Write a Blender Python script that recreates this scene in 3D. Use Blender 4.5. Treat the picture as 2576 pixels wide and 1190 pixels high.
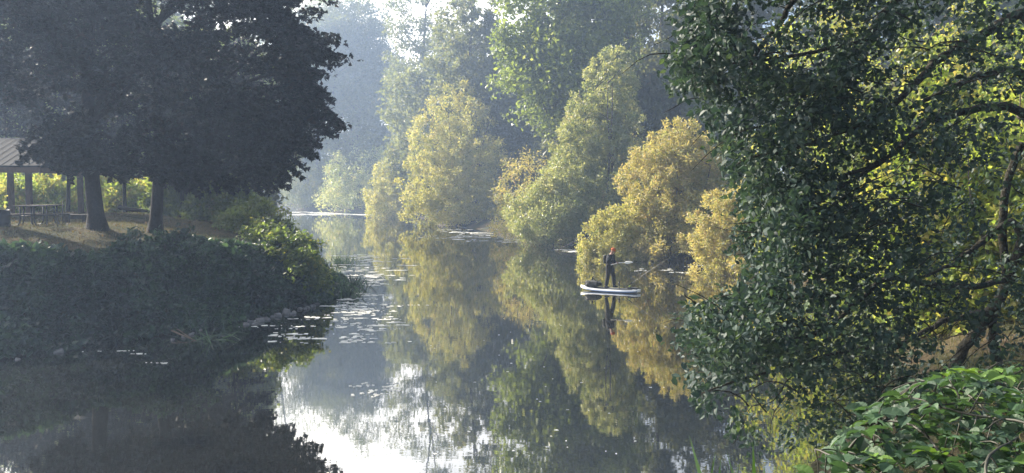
import bpy, bmesh, math, random
import numpy as np
from mathutils import Vector, Matrix
random.seed(7); RNG = np.random.default_rng(11)
C = bpy.context.scene
for o in list(bpy.data.objects): bpy.data.objects.remove(o, do_unlink=True)

# ------------------------------------------------------------ camera
CAMZ = 4.3; FPX = 2000.0; PITCH = math.atan(110/FPX)
cd = bpy.data.cameras.new('camera'); cam = bpy.data.objects.new('camera', cd); C.collection.objects.link(cam)
cd.sensor_fit = 'HORIZONTAL'; cd.sensor_width = 36; cd.lens = FPX/2576*36; cd.clip_start = .05; cd.clip_end = 5000
cam.location = (0, 0, CAMZ); cam.rotation_euler = (math.pi/2-PITCH, 0, 0); C.camera = cam
# ------------------------------------------------------------ sky, sun, exposure
SUN_AZ = -56; SUN_EL = 31
w = bpy.data.worlds.new('World'); C.world = w; w.use_nodes = True
nt = w.node_tree; nt.nodes.clear()
out = nt.nodes.new('ShaderNodeOutputWorld'); bg = nt.nodes.new('ShaderNodeBackground')
sky = nt.nodes.new('ShaderNodeTexSky'); sky.sky_type = 'NISHITA'; sky.sun_disc = False
sky.sun_elevation = math.radians(SUN_EL); sky.sun_rotation = math.radians(SUN_AZ)
sky.air_density = 1.0; sky.dust_density = 1.5; sky.ozone_density = 1.0
tc = nt.nodes.new('ShaderNodeTexCoord'); nz = nt.nodes.new('ShaderNodeTexNoise')
mp = nt.nodes.new('ShaderNodeMapping'); mp.inputs['Scale'].default_value = (1.2, 1.2, 3.5)
nz.inputs['Scale'].default_value = 2.2; nz.inputs['Detail'].default_value = 7
cr = nt.nodes.new('ShaderNodeValToRGB'); cr.color_ramp.elements[0].position = .36; cr.color_ramp.elements[1].position = .58
cr.color_ramp.elements[0].color = (.5,.5,.5,1); cr.color_ramp.elements[1].color = (1,1,1,1)
mx = nt.nodes.new('ShaderNodeMixRGB'); mx.inputs[2].default_value = (27, 25.6, 24, 1)   # thin bright morning cloud
nt.links.new(tc.outputs['Generated'], mp.inputs[0]); nt.links.new(mp.outputs[0], nz.inputs['Vector'])
nt.links.new(nz.outputs['Fac'], cr.inputs[0]); 
vd = nt.nodes.new('ShaderNodeVectorMath'); vd.operation = 'DOT_PRODUCT'; nt.links.new(tc.outputs['Generated'], vd.inputs[0])
_a, _e = math.radians(SUN_AZ), math.radians(SUN_EL)
vd.inputs[1].default_value = (math.sin(_a)*math.cos(_e), math.cos(_a)*math.cos(_e), math.sin(_e))
mk = nt.nodes.new('ShaderNodeMapRange'); mk.interpolation_type = 'SMOOTHSTEP'; mk.inputs['From Min'].default_value = .30; mk.inputs['From Max'].default_value = .85
mk.inputs['To Min'].default_value = .02; nt.links.new(vd.outputs['Value'], mk.inputs['Value'])
ml = nt.nodes.new('ShaderNodeMath'); ml.operation = 'MULTIPLY'; nt.links.new(cr.outputs[0], ml.inputs[0]); nt.links.new(mk.outputs[0], ml.inputs[1])
nt.links.new(ml.outputs[0], mx.inputs[0]); nt.links.new(sky.outputs[0], mx.inputs[1])
nt.links.new(mx.outputs[0], bg.inputs[0]); bg.inputs[1].default_value = .05; nt.links.new(bg.outputs[0], out.inputs[0])
sl = bpy.data.lights.new('sun', 'SUN'); so = bpy.data.objects.new('sun', sl); C.collection.objects.link(so)
sl.energy = 5.0; sl.angle = math.radians(.6); sl.color = (1, .90, .75)
az, el = math.radians(SUN_AZ), math.radians(SUN_EL)
SUNV = Vector((math.sin(az)*math.cos(el), math.cos(az)*math.cos(el), math.sin(el)))
so.rotation_euler = SUNV.to_track_quat('Z', 'Y').to_euler(); so.location = SUNV*100
C.view_settings.view_transform = 'Standard'; C.view_settings.look = 'None'; C.view_settings.gamma = 1
C.view_settings.exposure = 1.68; C.view_settings.use_curve_mapping = False
C.render.engine = 'CYCLES'
C.cycles.max_bounces = 8; C.cycles.transmission_bounces = 4; C.cycles.transparent_max_bounces = 8
C.cycles.volume_bounces = 1; C.cycles.diffuse_bounces = 3; C.cycles.glossy_bounces = 3

# ------------------------------------------------------------ helpers
_ca, _sa = math.cos(PITCH), math.sin(PITCH)
def at(px, py, D):
    """world point seen in direction (px,py) of the 2576x1190 photograph at distance D along y"""
    u = (px-1288)/FPX; v = (595-py)/FPX
    d = (u, _ca+v*_sa, -_sa+v*_ca); k = D/d[1]
    return (d[0]*k, D, CAMZ+d[2]*k)
def link(o, parent=None):
    C.collection.objects.link(o)
    if parent is not None: o.parent = parent
    return o
def tag(o, label=None, cat=None, group=None, kind=None):
    if label: o['label'] = label
    if cat: o['category'] = cat
    if group: o['group'] = group
    if kind: o['kind'] = kind
    return o
def empty(name, loc=(0,0,0), rz=0):
    o = bpy.data.objects.new(name, None); o.location = loc; o.rotation_euler = (0,0,rz); o.empty_display_size = .2
    return link(o)
def rel(parent):   # offset of a parent without rotation
    return np.array(parent.location) if parent is not None else np.zeros(3)
class MB:
    def __init__(s): s.v = []; s.f = []; s.n = 0; s.smooth = True
    def add(s, V, F):
        V = [tuple(p) for p in V]; s.v += V; s.f += [tuple(i+s.n for i in f) for f in F]; s.n += len(V)
    def tube(s, P, R, k=8, cap=True):
        P = [Vector(p) for p in P]; n = len(P)
        if not hasattr(R, '__len__'): R = [R]*n
        V = []; prev = None
        for i in range(n):
            t = (P[min(i+1, n-1)]-P[max(i-1, 0)])
            if t.length < 1e-9: t = Vector((0,0,1))
            t.normalize()
            a = (prev - t*prev.dot(t)) if prev is not None else t.cross(Vector((0,0,1)) if abs(t.z) < .9 else Vector((1,0,0)))
            if a.length < 1e-6: a = t.orthogonal()
            a.normalize(); b = t.cross(a); prev = a
            for j in range(k):
                an = 2*math.pi*j/k
                V.append(P[i]+(a*math.cos(an)+b*math.sin(an))*R[i])
        F = [(i*k+j, i*k+(j+1) % k, (i+1)*k+(j+1) % k, (i+1)*k+j) for i in range(n-1) for j in range(k)]
        if cap: F += [tuple(range(k))[::-1], tuple((n-1)*k+j for j in range(k))]
        s.add(V, F)
    def box(s, c, d, M=None, taper=1.0):
        V = []
        for z in (-1, 1):
            tp = taper if z > 0 else 1
            for x, y in ((-1,-1),(1,-1),(1,1),(-1,1)):
                p = Vector((x*d[0]/2*tp, y*d[1]/2*tp, z*d[2]/2))
                if M: p = M @ p
                V.append(p+Vector(c))
        s.add(V, [(3,2,1,0),(4,5,6,7),(0,1,5,4),(1,2,6,5),(2,3,7,6),(3,0,4,7)])
    def lathe(s, c, prof, k=20):
        V = [(c[0]+r*math.cos(2*math.pi*j/k), c[1]+r*math.sin(2*math.pi*j/k), c[2]+z) for r, z in prof for j in range(k)]
        n = len(prof)
        F = [(i*k+j, i*k+(j+1) % k, (i+1)*k+(j+1) % k, (i+1)*k+j) for i in range(n-1) for j in range(k)]
        s.add(V, F)
    def build(s, name, mat, parent=None, smooth=True, bevel=0):
        m = bpy.data.meshes.new(name); m.from_pydata(s.v, [], s.f); m.update()
        if smooth: m.polygons.foreach_set('use_smooth', [True]*len(m.polygons))
        m.materials.append(mat); o = bpy.data.objects.new(name, m)
        if bevel:
            b = o.modifiers.new('bevel', 'BEVEL'); b.width = bevel; b.segments = 2; b.limit_method = 'ANGLE'
        return link(o, parent)
    def world_build(s, name, mat, parent, **k):   # vertices given in world space, parent an unrotated Empty
        off = rel(parent); s.v = [(p[0]-off[0], p[1]-off[1], p[2]-off[2]) for p in s.v]
        return s.build(name, mat, parent, **k)
def tri_mesh(name, V, F, mat, parent=None, attrs={}, smooth=False):
    V = np.asarray(V, np.float32)-rel(parent).astype(np.float32); F = np.asarray(F, np.int32)
    m = bpy.data.meshes.new(name); nf, k = F.shape
    m.vertices.add(len(V)); m.vertices.foreach_set('co', V.ravel())
    m.loops.add(nf*k); m.loops.foreach_set('vertex_index', F.ravel())
    m.polygons.add(nf); m.polygons.foreach_set('loop_start', np.arange(0, nf*k, k, dtype=np.int32))
    m.polygons.foreach_set('loop_total', np.full(nf, k, np.int32))
    m.polygons.foreach_set('use_smooth', np.full(nf, smooth))
    m.update(calc_edges=True)
    for an, av in attrs.items():
        a = m.attributes.new(an, 'FLOAT', 'FACE'); a.data.foreach_set('value', np.asarray(av, np.float32))
    m.materials.append(mat); return link(bpy.data.objects.new(name, m), parent)

# ------------------------------------------------------------ materials
def newmat(name):
    m = bpy.data.materials.new(name); m.use_nodes = True; t = m.node_tree
    return m, t, t.nodes['Principled BSDF'], t.nodes['Material Output']
def plain(name, col, rough=.7, metal=0, var=.25, scale=8, bump=0, spec=.5, detail=5):
    m, t, b, o = newmat(name)
    tcn = t.nodes.new('ShaderNodeTexCoord'); n = t.nodes.new('ShaderNodeTexNoise'); n.inputs['Scale'].default_value = scale; n.inputs['Detail'].default_value = detail
    t.links.new(tcn.outputs['Object'], n.inputs['Vector'])
    r = t.nodes.new('ShaderNodeValToRGB'); r.color_ramp.elements[0].position = .3; r.color_ramp.elements[1].position = .72
    r.color_ramp.elements[0].color = (*[c*(1-var) for c in col], 1); r.color_ramp.elements[1].color = (*[min(1, c*(1+var)) for c in col], 1)
    t.links.new(n.outputs['Fac'], r.inputs[0]); t.links.new(r.outputs[0], b.inputs['Base Color'])
    b.inputs['Roughness'].default_value = rough; b.inputs['Metallic'].default_value = metal; b.inputs['Specular IOR Level'].default_value = spec
    if bump:
        bp = t.nodes.new('ShaderNodeBump'); bp.inputs['Strength'].default_value = bump; bp.inputs['Distance'].default_value = .05
        t.links.new(n.outputs['Fac'], bp.inputs['Height']); t.links.new(bp.outputs[0], b.inputs['Normal'])
    return m
def leafmat(name, cols, trans=.45, rough=.45, spec=.5, tboost=1.25, tcol=None):
    """cols: ramp of leaf colours chosen by the per-leaf attribute 'rnd' shifted by the per-clump attribute 'clump'"""
    m, t, b, o = newmat(name)
    a = t.nodes.new('ShaderNodeAttribute'); a.attribute_name = 'rnd'
    r = t.nodes.new('ShaderNodeValToRGB'); e = r.color_ramp.elements
    n = len(cols); e[0].position = 0; e[0].color = (*cols[0], 1); e[1].position = 1; e[1].color = (*cols[-1], 1)
    for i in range(1, n-1):
        q = e.new(i/(n-1)); q.color = (*cols[i], 1)
    t.links.new(a.outputs['Fac'], r.inputs[0]); t.links.new(r.outputs[0], b.inputs['Base Color'])
    b.inputs['Roughness'].default_value = rough; b.inputs['Specular IOR Level'].default_value = spec
    tr = t.nodes.new('ShaderNodeBsdfTranslucent'); g = t.nodes.new('ShaderNodeMixRGB'); g.blend_type = 'MULTIPLY'; g.inputs[0].default_value = 1
    g.inputs[2].default_value = (*(tcol or (tboost*1.15, tboost*1.10, tboost*.62)), 1)
    t.links.new(r.outputs[0], g.inputs[1]); t.links.new(g.outputs[0], tr.inputs[0])
    s = t.nodes.new('ShaderNodeMixShader'); s.inputs[0].default_value = trans
    t.links.new(b.outputs[0], s.inputs[1]); t.links.new(tr.outputs[0], s.inputs[2]); t.links.new(s.outputs[0], o.inputs['Surface'])
    return m
M = {}
M['bark'] = plain('bark', (.026,.022,.020), .95, scale=14, bump=.8, var=.45, spec=.2)
M['bark_far'] = plain('bark_far', (.09,.075,.06), .95, scale=6, bump=.6, var=.4, spec=.2)
M['bark_mossy'] = plain('bark_mossy', (.032,.030,.022), .95, scale=22, bump=1, var=.6, spec=.2)
M['maple'] = leafmat('leaf_maple', [(.006,.010,.011),(.010,.015,.015),(.018,.015,.020),(.012,.022,.016),(.04,.024,.022)], .22, .5, .25)  # very low albedo stands in for dim ambient light under the crowns
M['willow_gold'] = leafmat('leaf_willow_gold', [(.14,.17,.05),(.27,.27,.08),(.38,.34,.14),(.20,.24,.07),(.42,.34,.18)], .42, .5, .5, 1.5)
M['willow_pale'] = leafmat('leaf_willow_pale', [(.11,.15,.06),(.21,.25,.10),(.34,.34,.18),(.18,.22,.08),(.40,.34,.21)], .42, .42, .6, 1.5)
M['autumn'] = leafmat('leaf_autumn', [(.17,.19,.06),(.30,.28,.10),(.40,.33,.16),(.22,.25,.09),(.42,.29,.20)], .42, .5, .5, 1.5)
M['far'] = leafmat('leaf_far', [(.07,.09,.05),(.11,.13,.06),(.15,.16,.08),(.10,.12,.06),(.18,.16,.09)], .5, .5, .4, 1.4)
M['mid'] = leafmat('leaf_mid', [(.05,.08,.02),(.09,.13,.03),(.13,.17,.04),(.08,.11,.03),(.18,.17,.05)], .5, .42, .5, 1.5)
M['leafy'] = leafmat('leaf_leafy', [(.06,.09,.03),(.12,.16,.04),(.19,.24,.06),(.09,.13,.03),(.26,.28,.09)], .5, .42, .6, 1.5)
M['point'] = leafmat('leaf_point', [(.03,.06,.025),(.07,.11,.035),(.15,.20,.05),(.06,.10,.03),(.27,.26,.08)], .45, .42, .5, 1.7)  # brighter leaf colours carry the sunlight on the mound
M['lit'] = leafmat('leaf_lit', [(.11,.17,.035),(.18,.25,.055),(.25,.31,.07),(.31,.27,.10),(.15,.22,.05)], .55, .5, .4, 1.55)  # albedo raised to put sunlight into the leaf colours of backlit bushes
M['alder'] = leafmat('leaf_alder', [(.012,.025,.026),(.019,.040,.036),(.033,.060,.046),(.019,.040,.033),(.075,.12,.05)], .24, .56, .3, 1.6)
M['bramble'] = leafmat('leaf_bramble', [(.009,.017,.016),(.016,.033,.026),(.033,.068,.042),(.045,.085,.05),(.08,.15,.07)], .35, .36, .6, 1.5)  # leaf colours darkened to stand in for weak ambient light on the bank
M['bramble_near'] = leafmat('leaf_bramble_near', [(.022,.05,.03),(.035,.075,.04),(.05,.105,.05),(.035,.075,.035),(.11,.20,.035)], .28, .5, .32, 1.5)
_m = M['bramble_near']; _t = _m.node_tree; _b = _t.nodes['Principled BSDF']
_tc = _t.nodes.new('ShaderNodeTexCoord'); _n = _t.nodes.new('ShaderNodeTexNoise'); _n.inputs['Scale'].default_value = 38; _n.inputs['Detail'].default_value = 6; _t.links.new(_tc.outputs['Object'], _n.inputs['Vector'])
_r = _t.nodes.new('ShaderNodeValToRGB'); _r.color_ramp.elements[0].position = .3; _r.color_ramp.elements[0].color = (.45,.42,.35,1); _r.color_ramp.elements[1].position = .62; _r.color_ramp.elements[1].color = (1.15,1.15,1.15,1)
_x = _t.nodes.new('ShaderNodeMixRGB'); _x.blend_type = 'MULTIPLY'; _x.inputs[0].default_value = 1; _src = _b.inputs['Base Color'].links[0].from_socket
_t.links.new(_src, _x.inputs[1]); _t.links.new(_r.outputs[0], _x.inputs[2]); _t.links.new(_x.outputs[0], _b.inputs['Base Color'])
_u = _t.nodes.new('ShaderNodeBump'); _u.inputs['Strength'].default_value = .5; _u.inputs['Distance'].default_value = .01; _t.links.new(_n.outputs['Fac'], _u.inputs['Height']); _t.links.new(_u.outputs[0], _b.inputs['Normal'])
M['grass'] = leafmat('grass_blade', [(.05,.07,.02),(.08,.09,.03),(.13,.11,.055),(.07,.08,.03),(.15,.13,.08)], .35, .6, .3, 1.3)
M['grass_green'] = leafmat('grass_green', [(.03,.07,.02),(.045,.10,.025),(.06,.13,.03)], .3, .5, .4, 1.4)
M['twig'] = plain('twig', (.13,.10,.07), .9, scale=20, var=.4)
M['cane'] = plain('cane', (.028,.028,.018), .6, scale=20, var=.4)
M['stone'] = plain('stone', (.17,.165,.16), .85, scale=5, bump=.5, var=.35)
M['dark_metal'] = plain('dark_metal', (.03,.03,.035), .5, .3, var=.2)
M['dark_wood'] = plain('dark_wood', (.06,.05,.045), .8, var=.4, scale=12, bump=.3)
M['roof_metal'] = plain('roof_metal', (.008,.009,.013), .9, 0, var=.35, scale=3, spec=.15)  # roof colour blackened to stand in for the shade on it
M['fascia'] = plain('fascia', (.11,.06,.04), .8, var=.3, scale=6, bump=.2)
M['board_white'] = plain('board_white', (.72,.74,.78), .3, var=.04, scale=3)
M['board_blue'] = plain('board_blue', (.10,.16,.30), .35, var=.1)
M['pad'] = plain('pad', (.05,.055,.06), .9, var=.2, scale=30, bump=.3)
M['cloth_dark'] = plain('cloth_dark', (.010,.011,.014), .9, var=.4, scale=9, bump=.4)
M['cloth_slate'] = plain('cloth_slate', (.014,.016,.022), .9, var=.35, scale=9, bump=.4)
M['orange'] = plain('orange', (.34,.075,.018), .9, var=.2, scale=25, bump=.3)
M['skin'] = plain('skin', (.30,.17,.12), .55, var=.08)
M['bag'] = plain('bag', (.018,.02,.018), .7, var=.4, scale=12, bump=.5)
M['rod'] = plain('rod', (.30,.28,.22), .35, var=.2)
M['pale'] = plain('pale', (.80,.78,.72), .3, var=.05)
M['lime'] = plain('lime', (.45,.55,.12), .5, var=.1)

# ------------------------------------------------------------ the river and the ground
RIV = np.array([(4.6,12.2),(3.2,7.5),(.5,5),(-6,4),(-20,2),(-50,-8),(-90,-20),(-110,5),(-50,13),(-25,17),(-17,19),(-13.2,20.4),(-11.5,22.6),(-10.2,24.4),(-9,27.2),
    (-8.0,29.8),(-7.5,31.3),(-7.4,34),(-8.5,39),(-13,50),(-25,78),(-45,112),(-75,150),(-130,200),(-170,240),(-120,225),(-80,203),(-52,189),(-33,165),(-19,143),(-14,126),
    (-7,104),(-2,86),(1,74),(5.3,62),(7.5,56),(11,49),(13,42),(14,34),(12,26),(9,19)], float)
def sdist(x, y):
    x = np.asarray(x, float); y = np.asarray(y, float); d = np.full(x.shape, 1e9); ins = np.zeros(x.shape, bool)
    n = len(RIV)
    for i in range(n):
        ax, ay = RIV[i]; bx, by = RIV[(i+1) % n]
        ex, ey = bx-ax, by-ay; t = np.clip(((x-ax)*ex+(y-ay)*ey)/(ex*ex+ey*ey), 0, 1)
        d = np.minimum(d, np.hypot(x-ax-t*ex, y-ay-t*ey))
        c = ((ay > y) != (by > y))
        with np.errstate(divide='ignore', invalid='ignore'):
            xi = ax+(y-ay)*ex/(ey if ey else 1e-9)
        ins ^= c & (x < xi)
    return np.where(ins, -d, d)
PL = [(-15,30,3.1),(-10,33,2.5),(-12,28,2.9),(-30,30,3.2),(-20,40,3.2),(-20,55,3.0),(-40,90,2),(-60,60,3),(-25,20,2.8),(12,20,1.2),(9,16,1.15),(16,14,1.4),(20,40,1.6),(10,70,1.4),(0,98,1.4),(-20,160,1.4),
      (0,0,2.7),(3,3,2.55),(6,8,1.5),(15,5,2),(-10,-8,2.5)]
def vnoise(x, y, s, seed=0):
    a = 0
    for k, (fx, fy, ph) in enumerate(((1,.3,0),(.37,-1.1,1.7),(-.8,.9,4.1),(1.7,1.3,2.2),(-1.9,.8,5.3),(2.9,-2.3,.7))):
        a = a+np.sin((x*fx+y*fy)/s+ph+seed*1.3)/(1+k*.5)
    return a/3
def Hf(x, y):
    x = np.asarray(x, float); y = np.asarray(y, float); d = sdist(x, y)
    num = 0; den = 0
    for a, b, h in PL:
        wt = 1/((x-a)**2+(y-b)**2+2)**1.5; num = num+wt*h; den = den+wt
    P = num/den+.12*vnoise(x, y, 2.5)+.05*vnoise(x, y, .8, 3)
    t = np.clip(d/2.9, 0, 1); t = (t*t*(3-2*t)*.7+.3*t)*.72+.28*np.clip(d/9, 0, 1)**.7
    return np.where(d > 0, P*t, np.maximum(d*.5, -1.6))
def axis(lo, hi, segs):
    a = []
    for s, e, st in segs: a += list(np.arange(s, e, st))
    return np.array([lo]+a+[hi])
gx = axis(-600, 600, [(-400,-80,20),(-80,-34,2),(-34,24,.4),(24,80,2),(80,400,20)])
gy = axis(-300, 600, [(-200,-20,20),(-20,-6,2),(-6,60,.4),(60,130,1.5),(130,260,4),(260,600,30)])
GX, GY = np.meshgrid(gx, gy); GZ = Hf(GX, GY)
V = np.stack([GX.ravel(), GY.ravel(), GZ.ravel()], 1); nx = len(gx)
ii = (np.arange(len(gy)-1)[:, None]*nx+np.arange(nx-1)[None, :]).ravel()
F = np.stack([ii, ii+1, ii+nx+1, ii+nx], 1)
mg, t, b, o_ = newmat('ground')
tcn = t.nodes.new('ShaderNodeTexCoord')
n1 = t.nodes.new('ShaderNodeTexNoise'); n1.inputs['Scale'].default_value = .55; n1.inputs['Detail'].default_value = 8
n2 = t.nodes.new('ShaderNodeTexNoise'); n2.inputs['Scale'].default_value = 9; n2.inputs['Detail'].default_value = 6
t.links.new(tcn.outputs['Object'], n1.inputs['Vector']); t.links.new(tcn.outputs['Object'], n2.inputs['Vector'])
r1 = t.nodes.new('ShaderNodeValToRGB'); e = r1.color_ramp.elements; e[0].position = .35; e[0].color = (.022,.03,.015,1); e[1].position = .68; e[1].color = (.10,.072,.05,1)
q = e.new(.5); q.color = (.05,.048,.025,1)
r2 = t.nodes.new('ShaderNodeValToRGB'); r2.color_ramp.elements[0].position = .3; r2.color_ramp.elements[0].color = (.45,.45,.45,1); r2.color_ramp.elements[1].position = .75; r2.color_ramp.elements[1].color = (1.4,1.35,1.25,1)
mm = t.nodes.new('ShaderNodeMixRGB'); mm.blend_type = 'MULTIPLY'; mm.inputs[0].default_value = 1
t.links.new(n1.outputs['Fac'], r1.inputs[0]); t.links.new(n2.outputs['Fac'], r2.inputs[0]); t.links.new(r1.outputs[0], mm.inputs[1]); t.links.new(r2.outputs[0], mm.inputs[2])
t.links.new(mm.outputs[0], b.inputs['Base Color']); b.inputs['Roughness'].default_value = 1; b.inputs['Specular IOR Level'].default_value = .1
bp = t.nodes.new('ShaderNodeBump'); bp.inputs['Distance'].default_value = .1; bp.inputs['Strength'].default_value = .8
t.links.new(n2.outputs['Fac'], bp.inputs['Height']); t.links.new(bp.outputs[0], b.inputs['Normal'])
tag(tri_mesh('ground', V, F, mg, smooth=True), kind='structure')

mw, t, b, o_ = newmat('river_water')
tcn = t.nodes.new('ShaderNodeTexCoord')
na = t.nodes.new('ShaderNodeTexNoise'); na.inputs['Scale'].default_value = 2.6; na.inputs['Detail'].default_value = 3
nb = t.nodes.new('ShaderNodeTexNoise'); nb.inputs['Scale'].default_value = .45; nb.inputs['Detail'].default_value = 2
mpn = t.nodes.new('ShaderNodeMapping'); mpn.inputs['Scale'].default_value = (.7,1.5,1)
t.links.new(tcn.outputs['Object'], mpn.inputs[0]); t.links.new(mpn.outputs[0], na.inputs['Vector']); t.links.new(mpn.outputs[0], nb.inputs['Vector'])
b1 = t.nodes.new('ShaderNodeBump'); b1.inputs['Strength'].default_value = .02; b1.inputs['Distance'].default_value = .03
b2 = t.nodes.new('ShaderNodeBump'); b2.inputs['Strength'].default_value = .009; b2.inputs['Distance'].default_value = .10
t.links.new(na.outputs['Fac'], b1.inputs['Height']); t.links.new(nb.outputs['Fac'], b2.inputs['Height']); t.links.new(b2.outputs[0], b1.inputs['Normal'])
gl = t.nodes.new('ShaderNodeBsdfGlossy'); gl.inputs['Roughness'].default_value = .015; gl.inputs['Color'].default_value = (.97,.96,.93,1)
t.links.new(b1.outputs[0], gl.inputs['Normal'])
b.inputs['Base Color'].default_value = (.010,.011,.010,1); b.inputs['Roughness'].default_value = .6; b.inputs['Specular IOR Level'].default_value = 0
fr = t.nodes.new('ShaderNodeFresnel'); fr.inputs['IOR'].default_value = 1.33
mr = t.nodes.new('ShaderNodeMapRange'); mr.inputs['To Min'].default_value = .38; mr.inputs['To Max'].default_value = 1
t.links.new(fr.outputs[0], mr.inputs['Value']); ms = t.nodes.new('ShaderNodeMixShader')
t.links.new(mr.outputs[0], ms.inputs[0]); t.links.new(b.outputs[0], ms.inputs[1]); t.links.new(gl.outputs[0], ms.inputs[2]); t.links.new(ms.outputs[0], o_.inputs['Surface'])
tag(tri_mesh('water', [(-300,-80,0),(300,-80,0),(300,320,0),(-300,320,0)], [(0,1,2,3)], mw), kind='structure')

# ------------------------------------------------------------ haze
hz, t, b, o_ = newmat('haze_air'); t.nodes.remove(b)
pv = t.nodes.new('ShaderNodeVolumePrincipled'); pv.inputs['Color'].default_value = (.52,.69,1,1)
pv.inputs['Density'].default_value = .0013; pv.inputs['Anisotropy'].default_value = .45
t.links.new(pv.outputs[0], o_.inputs['Volume'])
mb = MB(); mb.box((0,150,22), (1210,910,50)); tag(mb.build('haze', hz, smooth=False), kind='stuff')

# ------------------------------------------------------------ foliage
def template(kind):
    if kind == 'kite':
        V = [(0,0,0),(.5,.28,.08),(1,0,0),(.5,-.28,.08)]; F = [(0,3,2),(0,2,1)]
    elif kind == 'narrow':
        V = [(0,0,0),(.45,.21,.05),(1,0,-.05),(.45,-.21,.05)]; F = [(0,3,2),(0,2,1)]
    elif kind == 'ovate':
        V = [(0,0,0),(.25,.30,.09),(.62,.29,.08),(1,0,-.06),(.62,-.29,.08),(.25,-.30,.09),(.45,0,0)]
        F = [(0,6,1),(1,6,2),(2,6,3),(3,6,4),(4,6,5),(5,6,0)]
    elif kind == 'maple':
        V = [(.12,0,0),(0,.12,0),(.22,.52,-.05),(.42,.22,.03),(.55,.34,0),(.62,.14,.03),(1,0,-.08),(.62,-.14,.03),(.55,-.34,0),(.42,-.22,.03),(.22,-.52,-.05),(0,-.12,0)]
        F = [(0,i+1,i) for i in range(1,11)]
    elif kind == 'serrate':
        ring = []
        for s_ in (1, -1):
            side = [(.06,.10),(.14,.24),(.20,.235),(.30,.35),(.36,.31),(.48,.36),(.54,.30),(.66,.30),(.71,.22),(.83,.19),(.87,.11)]
            ring += [(a, b*s_, .10*min(1, b*3)-.10*a*a) for a, b in (side if s_ > 0 else side[::-1])] if s_ > 0 else []
            if s_ > 0: ring.append((1,0,-.14))
        ring += [(a, -b, c) for a, b, c in ring[:-1][::-1]]
        V = [(0,0,0)]+ring+[(.25,0,-.01),(.55,0,-.035),(.8,0,-.08)]; n_ = len(ring); c1, c2, c3 = n_+1, n_+2, n_+3
        mid = lambda a: c1 if a < .38 else (c2 if a < .68 else c3)
        F = [(0, c1, 1), (0, n_, c1)]
        for i in range(1, n_):
            a = (V[i][0]+V[i+1][0])/2; F.append((mid(a), i+1, i))
        half = [i for i in range(1, n_+1)]
        for i in range(1, n_+1):
            j = i+1
            if j <= n_:
                m0, m1 = mid((V[i][0]+V[j][0])/2), mid((V[j][0]+V[min(j+1, n_)][0])/2)
                if m0 != m1: F.append((m0, m1, j))
    elif kind == 'blade':
        V = [(0,.035,0),(0,-.035,0),(.5,-.028,.06),(.5,.028,.06),(1,0,-.02)]; F = [(0,1,2),(0,2,3),(3,2,4)]
    return np.array(V, float), np.array(F)
def leaf_arrays(P, size, kind, up=.5, axisdir=None, axisw=0., rnd=None, svar=.35):
    """P (n,3) leaf bases; normals biased upward by `up`; leaf axis biased to axisdir"""
    n = len(P); T, TF = template(kind)
    a = RNG.normal(size=(n,3)); a /= np.linalg.norm(a, axis=1, keepdims=True)
    if axisdir is not None:
        ad = np.asarray(axisdir, float); a = a*(1-axisw)+ad*axisw*1.2
        a /= np.linalg.norm(a, axis=1, keepdims=True)
    nn = RNG.normal(size=(n,3))*(1-up)+np.array([0,0,1])*up*1.5
    nn -= a*(nn*a).sum(1, keepdims=True); nn /= np.linalg.norm(nn, axis=1, keepdims=True)+1e-9
    bb = np.cross(nn, a); s = size*(1+RNG.uniform(-svar, svar, n))[:, None, None]
    V = P[:, None, :]+s*(T[None, :, 0:1]*a[:, None, :]+T[None, :, 1:2]*bb[:, None, :]+T[None, :, 2:3]*nn[:, None, :])
    F = (TF[None]+(np.arange(n)*len(T))[:, None, None]).reshape(-1, 3)
    if rnd is None: rnd = RNG.uniform(0, 1, n)
    return V.reshape(-1, 3), F, np.repeat(rnd, len(TF))
def clump_points(cent, rad, per, flat=(1,1,1), tone=None):
    """leaf positions in clumps around cent (m,3)"""
    m = len(cent); per = int(per); n = m*per
    g = RNG.normal(size=(n,3)); g /= np.linalg.norm(g, axis=1, keepdims=True); g *= (RNG.uniform(0,1,n)**.5)[:, None]
    r = np.repeat(np.broadcast_to(rad, (m,)), per)[:, None]
    P = np.repeat(cent, per, 0)+g*r*np.array(flat)
    ct = RNG.uniform(0,1,m) if tone is None else tone
    rn = np.clip(np.repeat(ct, per)*.65+RNG.uniform(0,1,n)*.45-.05, 0, 1)
    return P, rn
def ell_clumps(n, c, r, seed, shell=.28, rough=.25, gap=.0, zmin=None):
    """clump centres in an uneven ellipsoid"""
    rs = np.random.default_rng(seed); d = rs.normal(size=(n*2,3)); d /= np.linalg.norm(d, axis=1, keepdims=True)
    K = rs.normal(size=(7,3))*2.6; ph = rs.uniform(0,6.28,7)
    f = np.sin(d@K.T+ph).sum(1)/7**.5
    rad = (1+rough*f)*rs.uniform(0,1,n*2)**shell
    P = np.array(c)+d*rad[:, None]*np.array(r)
    g = np.sin(P@(rs.normal(size=(3,5))*5.2/np.mean(r))+rs.uniform(0,6,5)).sum(1)
    keep = g > -3+gap*3
    if zmin is not None: keep &= P[:, 2] > zmin
    return P[keep][:n]
def curve_pts(a, b, sag=.0, jit=.1, n=6):
    a, b = Vector(a), Vector(b); L = (b-a).length; out = []
    j = [Vector((random.uniform(-1,1),random.uniform(-1,1),random.uniform(-1,1)))*jit*L for _ in range(2)]
    for i in range(n):
        t_ = i/(n-1); p = a.lerp(b, t_)+Vector((0,0,sag*L*math.sin(math.pi*t_)))+(j[0]*math.sin(math.pi*t_)+j[1]*math.sin(2*math.pi*t_))*.5
        out.append(p)
    return out
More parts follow.
